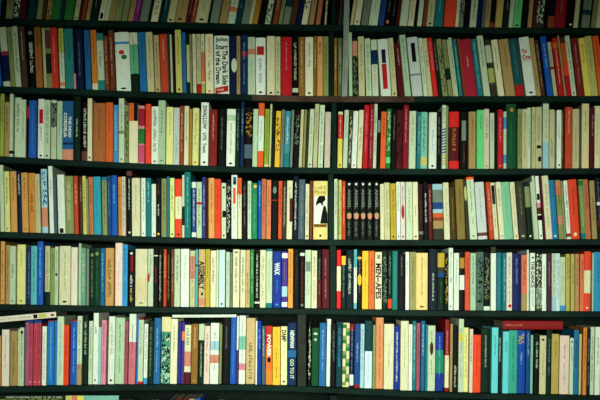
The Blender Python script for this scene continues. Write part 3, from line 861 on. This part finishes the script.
def mottle(s, g, v0, v1, spread, c, rnd, k=2):
    """a mottled printed picture: small irregular flecks"""
    for i in range(int(14 + 60 * (v1 - v0))):
        u, v = rnd.uniform(.5 - spread / 2, .5 + spread / 2), rnd.uniform(v0, v1)
        a, b = rnd.uniform(.05, .17), rnd.uniform(.006, .03)
        n = rnd.randint(4, 7); ph = rnd.random() * 6
        s.poly(g, [(min(.98, max(.02, u + a * rnd.uniform(.5, 1.2) * math.cos(ph + t * 2 * math.pi / n))), v - b * rnd.uniform(.5, 1.2) * math.sin(ph + t * 2 * math.pi / n)) for t in range(n)], c, k)
def special(kind, s, des, let, rnd):
    K, W = rgb('K'), rgb('W')
    if kind == 'john':
        s.words(let.new(), 'John', .1, .92, .03, .12, K, False); s.words(let.new(), 'Starr', .1, .95, .15, .235, K, False)
        s.words(let.new(), 'of the Dream', .1, .46, .27, .82, K); s.words(let.new(), 'The Dark Side', .54, .92, .25, .84, K)
        s.poly(des.new(), [(.06, .89), (.94, .85), (.94, .95), (.06, .99)], rgb('R'))
        s.scrawl(let.new(), .15, .85, .9, .94, rgb('C'), rnd, False); s.oval(des.new(), .3, .27, .12, .015, rgb('m4'))
    if kind == 'nap':
        s.rect(des.new(), .05, .95, .26, .73, W)
        s.scrawl(let.new(), .14, .9, .09, .14, rgb('m3'), rnd, False); s.scrawl(let.new(), .1, .95, .165, .215, rgb('m3'), rnd, False)
        s.poly(des.new(), [(.16, .43), (.2, .36), (.3, .29), (.42, .255), (.8, .25), (.86, .32), (.66, .37), (.5, .375), (.34, .39)], K, 2)
        s.poly(des.new(), [(.5, .375), (.66, .37), (.7, .41), (.58, .42)], K, 2)
        s.poly(des.new(), [(.72, .42), (.86, .43), (.98, .55), (.99, .728), (.48, .728), (.6, .55)], K, 2)
        s.rect(des.new(), .05, .95, .735, .79, rgb('m3'), 2); s.scrawl(let.new(), .1, .9, .745, .78, K, rnd, False); s.oval(des.new(), .5, .935, .08, .02, K)
    if kind == 'angel':
        s.rect(des.new(), .34, .66, .03, .065, W); s.words(let.new(), 'ANGEL', .26, .72, .13, .47, rgb('A'))
        s.oval(des.new(), .5, .595, .36, .055, rgb('s3')); s.poly(des.new(), [(.1, .56), (.5, .53), (.9, .56), (.9, .575), (.5, .55), (.1, .575)], rgb('w'), 3)
        s.scrawl(let.new(), .3, .62, .69, .95, rgb('A'), rnd)
    if kind == 'redtitle':
        s.words(let.new(), 'The', .1, .62, .2, .275, rgb('R'), False); s.words(let.new(), 'One', .1, .92, .295, .385, rgb('R'), False)
        s.rect(des.new(), .08, .94, .4, .406, rgb('R'))
    if kind == 'spiral':
        s.scrawl(let.new(), .2, .8, .05, .3, K, rnd)
        for i in range(13):
            v = .36 + i * .045
            s.poly(des.new(), [(0, v + .04), (0, v + .018), (1, v), (1, v + .022)], rgb('U2' if i < 9 else 'm4'))
    if kind == 'checks':
        for i in range(8):
            s.rect(des.new(), (0, .42)[i % 2], (.58, 1)[i % 2], .02 + i * .12, .08 + i * .12, rgb('G'))
            s.rect(des.new(), (.42, 0)[i % 2], (1, .58)[i % 2], .08 + i * .12, .14 + i * .12, rgb('G4'))

def book_geo(w, h, d, tok, rnd):
    """tok: colour then printed marks. Returns the parts of one book, origin at the middle of the spine foot."""
    base = tok[0]; jit = rnd.uniform(.9, 1.06)
    bands, marks, plain = [], [], False
    for t in tok[1:]:
        a = t.split(':')
        if a[0] == 'b': bands.append((float(a[2]), float(a[3]), a[1]))
        elif a[0] == 'n': plain = True
        else: marks.append(a)
    cuts = sorted({0.0, 1.0} | {b[0] for b in bands} | {b[1] for b in bands})
    cover, pages, mark = Geo(), Geo(), Geo(); lets, dess = Many(), Many()
    bulge = .08 * w + .0003; t = .0007
    prof = [(-w / 2, d), (-w / 2, bulge)]
    for i in range(1, 5): 
        a = -1 + i * .4
        prof.append((a * w / 2, bulge * (abs(a) ** 2.2)))
    prof += [(w / 2, bulge), (w / 2, d)]
    inn = [(-w / 2 + t, d), (-w / 2 + t, bulge + t)] + [(p[0] * .9, p[1] + t) for p in prof[2:6]] + [(w / 2 - t, bulge + t), (w / 2 - t, d)]
    n = len(prof)
    for k in range(len(cuts) - 1):
        v0, v1 = cuts[k], cuts[k + 1]; key = base
        for b in bands:
            if b[0] - 1e-6 <= v0 and v1 <= b[1] + 1e-6: key = b[2]
        c = rgb(key, jit); z1, z0 = (1 - v0) * h, (1 - v1) * h
        for i in range(n - 1):
            (xa, ya), (xb, yb) = prof[i], prof[i + 1]
            cover.face([(xa, ya, z0), (xb, yb, z0), (xb, yb, z1), (xa, ya, z1)], c)
            (xa, ya), (xb, yb) = inn[i], inn[i + 1]
            cover.face([(xb, yb, z0), (xa, ya, z0), (xa, ya, z1), (xb, yb, z1)], c)
        for i in (0, n - 1):
            a, b = (prof[i], inn[i]) if i == 0 else (inn[i], prof[i])
            cover.face([(b[0], b[1], z0), (a[0], a[1], z0), (a[0], a[1], z1), (b[0], b[1], z1)], c)
    for z, v, fl in ((0, 1, 0), (h, 0, 1)):
        key = base
        for b in bands:
            if b[0] <= v <= b[1]: key = b[2]
        for i in range(n - 1):
            q = [(prof[i][0], prof[i][1], z), (prof[i + 1][0], prof[i + 1][1], z), (inn[i + 1][0], inn[i + 1][1], z), (inn[i][0], inn[i][1], z)]
            cover.face(q if fl else q[::-1], rgb(key, jit))
    e = .0002
    if w > .0022: pages.box(-w / 2 + t + e, w / 2 - t - e, bulge + t + e, d - .0015, .0008, h - .0012, rgb('C2'))
    s = Spine(w, h, -.00012)
    br = sum(PAL[base][:3]) / 3
    for a in marks:
        if a[0] == 'e': s.oval(dess.new(), float(a[2]), float(a[3]), float(a[4]), float(a[5]), rgb(a[1]))
        if a[0] == 'p': s.rect(dess.new(), float(a[2]), float(a[3]), float(a[4]), float(a[5]), rgb(a[1]))
        if a[0] == 't':
            f = float(a[4]) * .68 if len(a) > 4 else .35
            if f < .33: f = min(f, .0048 / w)
            if f > .45 and float(a[4]) >= .7: mottle(s, dess.new(), float(a[2]), float(a[3]), float(a[4]), rgb(a[1]), rnd)
            else: s.scrawl(lets.new(), .5 - f / 2, .5 + f / 2, float(a[2]), float(a[3]), rgb(a[1]), rnd)
        if a[0] == 'T':
            f = float(a[5]) / 2; o = .5 + float(a[6])
            s.words(lets.new(), a[4].replace('_', ' '), o - f, o + f, float(a[2]), float(a[3]), rgb(a[1]))
        if a[0] == 'l': s.oval(mark, .5, .945, .2, .016, rgb(a[1]), 2)
        if a[0] == 's': special(a[1], s, dess, lets, rnd)
    if not plain and not any(a[0] in 'tT' for a in marks) and w > .009:
        ink = PAL[base][:3]; q = rnd.uniform(.08, .36)
        c = tuple(lin(v * q) if br > 110 else lin(min(235, v * .8 + 60 + 70 * (1 - q))) for v in ink) + (1,)
        v0 = rnd.uniform(.05, .16); v1 = rnd.uniform(.42, .6); fr = min(rnd.uniform(.32, .48), .0046 / w)
        s.scrawl(lets.new(), .5 - fr / 2, .5 + fr / 2, v0, v1, c, rnd)
        if rnd.random() < .6:
            fr *= .75; s.scrawl(lets.new(), .5 - fr / 2, .5 + fr / 2, v1 + .04, rnd.uniform(.72, .88), c, rnd)
    return [(nm, g) for nm, g in [('cover', cover), ('page_block', pages)] + [('title_lettering', g) for g in lets] + [('printed_design', g) for g in dess] + [('publisher_mark', mark)] if g.f]
MAT = {'cover': M_COVER, 'page_block': M_PAPER, 'title_lettering': M_INK, 'printed_design': M_INK, 'publisher_mark': M_INK}

# ------------------------------------------------------------------ read the shelf list
def interp(tab, x):
    if x <= tab[0][0]: return tab[0][1]
    for (a, b), (c, d) in zip(tab, tab[1:]):
        if x <= c: return b + (d - b) * (x - a) / (c - a)
    return tab[-1][1]
UPRIGHTS = {'top': (332, 335.8), 'second': (329.2, 333.4), 'third': (331.8, 336.6), 'fourth': (328.6, 333.4), 'fifth': (330.2, 336), 'sixth': (297.6, 306)}
items = []
for row in ROWS:
    out = []
    for x0, y0, txt in row['data']:
        for line in txt.strip().split('\n'):
            parts = [p.strip() for p in line.split(';')]
            tk = parts[0].split()
            xl, xr, top = x0 + float(tk[0]) / 5, x0 + float(tk[1]) / 5, y0 + float(tk[2]) / 5
            k = [t for t in tk[4:] if t.startswith('k:')]
            lean = float(k[0][2:]) if k else interp(row['lean'], (xl + xr) / 2)
            c = (xl + xr) / 2; lean /= 285
            if row.get('bottom'): c += lean * 28
            out.append(dict(c=c, w=xr - xl, top=top, k=lean, tok=[tk[3]] + [t for t in tk[4:] if not t.startswith('k:')],
                            desc=parts[1] if len(parts) > 1 else None, short=parts[2] if len(parts) > 2 else None, row=row['name'], real=True))
    u = UPRIGHTS[row['name']]
    fixed = dict(c=sum(u) / 2, w=u[1] - u[0] + .3, top=-999, k=0, fixed=True, row=row['name'])
    # shelves go on past the frame, and so do their books
    for side in (-1, 1):
        edge = min(b['c'] - b['w'] / 2 for b in out) if side < 0 else max(b['c'] + b['w'] / 2 for b in out)
        near = out[0] if side < 0 else out[-1]; kk = near['k']; lo = interp(row['board'], edge)
        while (edge > -44 if side < 0 else edge < 644):
            w = random.uniform(4, 8.5); c = edge + side * (w / 2 + .2); edge += side * (w + .3)
            b = dict(c=c, w=w, top=lo - random.uniform(50, 60), k=kk, tok=[random.choice('C P I U T Q r G w W N K Y3 O S B'.split())], desc=None, short=None, row=row['name'], real=False)
            if side < 0: out.insert(0, b)
            else: out.append(b)
    out.append(fixed); out.sort(key=lambda b: b['c'])
    H = lambda b: interp(row['board'], b['c']) - b['top']
    for it in range(80):
        worst = 0
        for a, b in zip(out, out[1:]):
            hm = min(H(a), H(b)); af, bf = a.get('fixed'), b.get('fixed')
            for hh in (0, hm):
                g = (b['c'] - b['w'] / 2 + b['k'] * (hh - 28)) - (a['c'] + a['w'] / 2 + a['k'] * (hh - 28)) - .65
                if g < 0:
                    worst = max(worst, -g)
                    dk = b['k'] - a['k']
                    if abs(dk) > .004 and it < 50:
                        if not af: a['k'] += dk * (.25 if not bf else .5)
                        if not bf: b['k'] -= dk * (.25 if not af else .5)
                        g *= .5
                    for q, sgn, other in ((a, -1, bf), (b, 1, af)):
                        if q.get('fixed'): continue
                        share = -g * (1 if other else .5)
                        if q['w'] > 1.6: q['w'] -= share; q['c'] += sgn * share / 2
                        else: q['c'] += sgn * share
    for i, b in enumerate(out): b['i'] = i
    row['books'] = out
    items += [b for b in out if not b.get('fixed')]
for b in items:
    vis_l = max(0, b['c'] - b['w'] / 2); vis_r = min(600, b['c'] + b['w'] / 2)
    b['area'] = max(0, vis_r - vis_l) * (interp(next(r for r in ROWS if r['name'] == b['row'])['board'], b['c']) - max(0, b['top'])) if b['real'] else 0
order = sorted(items, key=lambda b: -b['area'])
for b in order[:296]: b['own'] = True
# ------------------------------------------------------------------ labels
ORD = ['', 'just', 'second book', 'third book', 'fourth book', 'fifth book', 'sixth book', 'seventh book', 'eighth book']
def describe(b, plain=False):
    if b['desc']: return b['desc']
    wd = []
    if b['w'] > 8: wd.append('broad')
    elif b['w'] < 4.2: wd.append('slim')
    wd.append(PAL[b['tok'][0]][3]); wd.append('book')
    return ' '.join(wd)
for row in ROWS:
    marks = [b for b in row['books'] if b.get('own') and b.get('short')]
    where = 'top shelf' if row['name'] == 'top' else row['name'] + ' shelf'
    bk = [b for b in row['books'] if not b.get('fixed')]
    pos = {id(b): i for i, b in enumerate(bk)}
    for b in bk:
        if not b.get('own'): continue
        if b['short']:
            extra = ''
            if len(b['desc'].split()) < 7 and not any(q in b['desc'].split() for q in 'left right beside near first second end between beside under titled'.split()):
                i = row['books'].index(b); n = row['books'][i + 1] if i + 1 < len(row['books']) else None
                extra = ', at left of the dark upright' if n and n.get('fixed') else f", just left of {'an' if PAL[n['tok'][0]][3][0] in 'aeiou' else 'a'} {PAL[n['tok'][0]][3]} one" if n else ''
            b['label'] = b['desc'] + extra + ', ' + where
        else:
            m = min((m for m in marks), key=lambda m: abs(pos[id(m)] - pos[id(b)]))
            n = pos[id(b)] - pos[id(m)]
            b['label'] = f"{describe(b)}, {ORD[abs(n)]} {'right' if n > 0 else 'left'} of the {m['short']}, {where}"

# ------------------------------------------------------------------ build the books
rest = Geo()
def empty(name, loc, rot=(0, 0, 0)):
    o = bpy.data.objects.new(name, None); col.objects.link(o); o.empty_display_size = .03
    o.location = loc; o.rotation_euler = rot; return o
def book_object(parts, loc, rot, label, group, name='book', cat='book'):
    r = empty(name, loc, rot); r['label'] = label; r['category'] = cat
    if group: r['group'] = group
    top = None
    for nm, g in parts:
        o = g.build(nm, [MAT[nm]], top if nm not in ('cover', 'page_block') else r)     # the printing belongs to the cover
        if nm == 'cover': top = o
    return r
for row in ROWS:
    for b in row['books']:
        if b.get('fixed'): continue
        rnd = random.Random(int(b['c'] * 100) + len(b['row']))
        y = YB + rnd.uniform(-.006, .009); bx = b['c'] - b['k'] * 28 
        w = b['w'] * S * (D + YB) / D; x = X(bx, YB); th = math.atan(b['k'])
        z = max(Z(interp(row['board'], bx + q * b['w'] / 2)) for q in (-1.1, -.5, 0, .5, 1.1)) + abs(math.sin(th)) * w / 2 + .0004
        h = (Z(b['top'], y) - z) / math.cos(th)
        over = ROWS[ROWS.index(row) - 1]['board'] if row is not ROWS[0] else [(-60, -54), (660, -54)]
        tx = b['c'] + b['k'] * 36
        roof = min(Z(interp(over, tx + q * (b['w'] / 2 + 1))) for q in (-1, 0, 1)) - .0195 - .0012
        h = min(h, (roof - z - abs(math.sin(th)) * w / 2) / math.cos(th))
        d = min(.17, max(.098, h * rnd.uniform(.58, .66)))
        w *= math.cos(th)
        parts = book_geo(w, h, d, b['tok'], rnd)
        if b.get('own'):
            book_object(parts, (x, y, z), (0, th, 0), b['label'], f"books on the {b['row']} shelf")
        else:
            mtx = Matrix.Translation((x, y, z)) @ Matrix.Rotation(th, 4, 'Y')
            for nm, g in parts: rest.add(g, mtx, {'cover': 0, 'page_block': 1}.get(nm, 2))
# books lying flat on top of the others
def lying(x0, x1, ytop, ybot, slope, tok, label, name='book', cat='book', d=.12, y=.006, depth_tilt=0, cover_text=None, group='books lying flat on others'):
    rnd = random.Random(int(x0 * 7 + ytop)); h = (x1 - x0) * S * (D + y) / D; w = (ybot - ytop) * S * (D + y) / D
    parts = book_geo(w, h, d, tok, rnd)
    a = math.atan(slope)                      # foot of the book at the right end, head at the left
    th = -math.pi / 2 + a
    r = book_object(parts, (X(x1, y), y, Z((ytop + ybot) / 2 + slope * (x1 - x0) / 2, y)), (0, th, 0), label, group, name, cat)
    if cover_text:
        g = Geo(); v = .012
        while v < d - .02:
            hh = rnd.uniform(.004, .008); t = .008
            while t < h - .02:
                l = rnd.uniform(.006, .016)
                if rnd.random() < .8:
                    for q in range(3): g.face([(w / 2 + .0003, v + hh * q / 4 , t + l * q / 3), (w / 2 + .0003, v + hh, t + l * q / 3), (w / 2 + .0003, v + hh, t + l * (q + .6) / 3), (w / 2 + .0003, v + hh * q / 4, t + l * (q + .6) / 3)], rgb(cover_text[rnd.randrange(len(cover_text))]))
                t += l + .003
            v += hh + .004
        g.build('cover_lettering', [M_INK], next(c for c in r.children if c.name.startswith('cover')))
    return r
lying(-11, 56.0, 314.7, 320.3, -.088, ['C3', 't:w:.1:.42:.35', 'p:K:.15:.85:.66:.72', 'p:L2:.15:.85:.74:.86', 'p:r:.3:.7:.92:.97', 't:K:.44:.63:.45', 'n'],
      'white book lying tilted across the pink books at left, sixth shelf')
lying(172.4, 236.2, 314.7, 317.4, -.006, ['W', 't:A:.25:.5:.5', 'n'], 'thin white magazine lying flat across the middle books of the sixth shelf', 'magazine', 'magazine')
lying(503, 563, 321, 329.4, .004, ['R3', 't:s3:.04:.34:.4', 'n'], 'dark red hardback lying flat on the books at right, sixth shelf')
# lowest shelf in view: only the tops at the left corner show
LOW = 470
lowtop = 404
def low_book(px, w, top):
    rnd = random.Random(int(px * 10)); y = YB if px > 128 else .062
    h = Z(top, y) - Z(LOW) - .0004
    parts = book_geo(w * S, h, .12, [rnd.choice('C T U Q r w K N Z P'.split())], rnd)
    mtx = Matrix.Translation((X(px, y), y, Z(LOW) + .0004))
    for nm, g in parts: rest.add(g, mtx, {'cover': 0, 'page_block': 1}.get(nm, 2))
px = -42
while px < 640:
    w = random.uniform(4, 8)
    if not 318 < px < 340: low_book(px + w / 2, w, lowtop if px < 124 else (398.8 if 166 < px < 198 else random.uniform(404, 412)))
    px += w + .3
def facing(x0, x1, top, base, label, rows, patches=()):
    rnd = random.Random(int(x0)); w = .008; y = .03; tilt = .05
    h = (Z(top, y) - Z(LOW)) / math.cos(tilt) - .0012; d = (x1 - x0) * S * (D + y) / D
    parts = [q for q in book_geo(w, h, d, [base, 'n'], rnd)]
    r = book_object(parts, (X(x0, y), y, Z(LOW) + .0008), (0, -tilt, -math.pi / 2), label, None, 'magazine', 'magazine')
    cov = next(c for c in r.children if c.name.startswith('cover')); xf = w / 2 + .0002
    for u0, u1, v0, v1, key in patches:
        g = Geo(); g.face([(xf, d * u0, h * (1 - v1)), (xf, d * u1, h * (1 - v1)), (xf, d * u1, h * (1 - v0)), (xf, d * u0, h * (1 - v0))], rgb(key)); g.build('printed_design', [M_INK], cov)
    for u0, u1, z, lh, key in rows:
        g = Geo(); t = d * u0
        while t < d * u1:
            for a0, b0, a1, b1 in rnd.choice(GL):
                k = lh * .75; zz = h - z - lh
                g.face([(xf + .0002, t + a0 * k, zz + b0 * lh), (xf + .0002, t + a1 * k, zz + b0 * lh), (xf + .0002, t + a1 * k, zz + b1 * lh), (xf + .0002, t + a0 * k, zz + b1 * lh)], rgb(key))
            t += lh * (.85 if rnd.random() < .8 else 1.5)
        g.build('cover_lettering', [M_INK], cov)
facing(-8, 64, 395.5, 'D', 'dark magazine with yellow green lettering standing face out at the bottom left corner',
       [(.18, .98, .004, .006, 'P'), (.1, .95, .0125, .008, 'L3'), (.12, .8, .03, .012, 'L2'), (.12, .7, .06, .008, 'P')])
facing(65, 118, 396, 'P3', 'pale turquoise magazine with yellow and pink patches standing face out beside a dark one',
       [(.4, .95, .03, .01, 'Q')], [(0, .12, 0, .3, 'L2'), (.12, .22, 0, .25, 's'), (.22, .34, 0, .3, 'Y2'), (.45, .9, .25, .7, 'S')])
o = rest.build('book', [M_COVER, M_PAPER, M_INK])
o['kind'] = 'stuff'; o['category'] = 'book'; o['label'] = 'narrower books of many colours packed between the wider ones on every shelf'

# ------------------------------------------------------------------ the bookcase
case = empty('bookcase', (0, 0, 0)); case['label'] = 'wide dark green bookcase with sagging shelves filled with books'; case['category'] = 'bookcase'
DEP = .21; WHITE = (1, 1, 1, 1)
def board(tab, thick, name='shelf', wood=None):
    g = Geo(); xs = sorted({-60 + 6 * i for i in range(121)} | {p[0] for p in tab}); r = .0022
    pf = [(DEP, 0), (r, 0), (.0006, -r * .4), (0, -r), (0, -thick + r), (r, -thick), (DEP, -thick)]
    rows = [[(X(px), y, Z(interp(tab, px)) + z) for y, z in pf] for px in xs]
    for i in range(len(xs) - 1):
        for k in range(len(pf)):
            k2 = (k + 1) % len(pf); m = 1 if wood and wood[0] < xs[i] + 3 < wood[1] and 0 < k < 5 else 0
            g.face([rows[i][k], rows[i][k2], rows[i + 1][k2], rows[i + 1][k]], WHITE, m)
    g.face(rows[0][::-1], WHITE); g.face(rows[-1], WHITE)
    return g.build(name, [M_SHELF, M_WOOD], case)
TH = .0195
for row in ROWS: board(row['board'], TH, wood=(250, 414) if row['name'] == 'second' else None)
flat = lambda v: [(-60, v), (660, v)]
board(flat(LOW), TH); board(flat(545), TH); board(flat(-54), TH); board(flat(-126), TH)
def slab(name, x0, x1, y0, y1, z0, z1, mat, parent=case):
    g = Geo(); b = .0015
    g.box(x0 + b, x1 - b, y0, y1, z0, z1, WHITE); g.box(x0, x1, y0 + b, y1, z0, z1, WHITE)
    return g.build(name, [mat], parent)
above = {'top': -54}
names = [r['name'] for r in ROWS]
for i, row in enumerate(ROWS):
    u = UPRIGHTS[row['name']]; mid = sum(u) / 2
    z0 = Z(interp(row['board'], mid)) ; up = -54 if i == 0 else interp(ROWS[i - 1]['board'], mid)
    six = row['name'] == 'sixth'
    slab('upright', X(u[0]), X(u[1]), .002 if six else .012, DEP, z0, Z(up) - TH, M_CHAR_LIT if six else M_SHELF)
slab('upright', X(330), X(337), .012, DEP, Z(LOW), Z(396) , M_SHELF)
for px in (-60, 660): slab('side_panel', X(px) - .02 if px < 0 else X(px), X(px) if px < 0 else X(px) + .02, 0, DEP + .012, .0, Z(-126), M_SHELF)
slab('plinth', X(-60), X(660), .03, DEP, 0, Z(545) - TH, M_SHELF)
g = Geo(); g.box(X(-60), X(660), DEP, DEP + .012, 0, Z(-126), WHITE); g.build('back_panel', [M_BACK], case)
# grey metal strip in front of the two upper shelves
g = Geo(); pts = [(347.2, -126), (346.6, 10), (345.4, 60), (344.4, 97)]
for (xa, ya), (xb, yb) in zip(pts, pts[1:]):
    for s0, s1, dy in ((-2.6, -.6, 0), (-.6, 2.6, -.004)):
        a = [(X(xa + s0), -.001, Z(ya)), (X(xa + s1), -.001, Z(ya)), (X(xb + s1), -.001, Z(yb)), (X(xb + s0), -.001, Z(yb))]
        f = [(p[0], -.007 + dy, p[2]) for p in a]
        g.face(f[::-1], WHITE); g.face(a, WHITE)
        for q in range(4): g.face([a[q], a[(q + 1) % 4], f[(q + 1) % 4], f[q]], WHITE)
g.build('metal_strip', [M_METAL], case)

# ------------------------------------------------------------------ the room, the lamps, the camera
def structure(name, x0, x1, y0, y1, z0, z1, mat):
    g = Geo(); g.box(x0, x1, y0, y1, z0, z1, WHITE); o = g.build(name, [mat]); o['kind'] = 'structure'; return o
structure('floor', -3, 3, -4.5, .4, -.05, 0, M_FLOOR)
structure('wall_back', -3, 3, DEP + .03, .4, 0, 3, M_WALL)
def spot(x, y, z, tx, tz, e, ang):
    l = bpy.data.lights.new('spot_lamp', 'SPOT'); l.energy = e; l.spot_size = math.radians(ang); l.spot_blend = 1.0; l.shadow_soft_size = .22
    l.color = LIGHT
    o = bpy.data.objects.new('spot_lamp', l); col.objects.link(o); o.location = (x, y, z)
    o.rotation_euler = (Vector((tx, 0, tz)) - Vector((x, y, z))).to_track_quat('-Z', 'Y').to_euler()
LIGHT = (.89, 1.0, .88)
ZT = Z(316)
for x in (-1.0, 0.05, 1.1): spot(x, -2.5, 1.0, x * .62, ZT, 173, 53)
w = bpy.data.worlds.new('World'); bpy.context.scene.world = w; w.use_nodes = True
w.node_tree.nodes['Background'].inputs['Color'].default_value = (.75, 1.0, .78, 1)
w.node_tree.nodes['Background'].inputs['Strength'].default_value = .05
cam = bpy.data.cameras.new('camera'); co = bpy.data.objects.new('camera', cam); col.objects.link(co)
cam.sensor_width = 36; cam.lens = 36 * D / (600 * S); cam.clip_end = 50; cam.shift_y = (HY - 200) / 600
co.location = (0, -D, ZC); co.rotation_euler = (math.pi / 2, 0, 0)
sc = bpy.context.scene; sc.camera = co
sc.view_settings.view_transform = 'Standard'; sc.view_settings.look = 'None'; sc.view_settings.gamma = 1; sc.view_settings.use_curve_mapping = False
sc.view_settings.exposure = 0
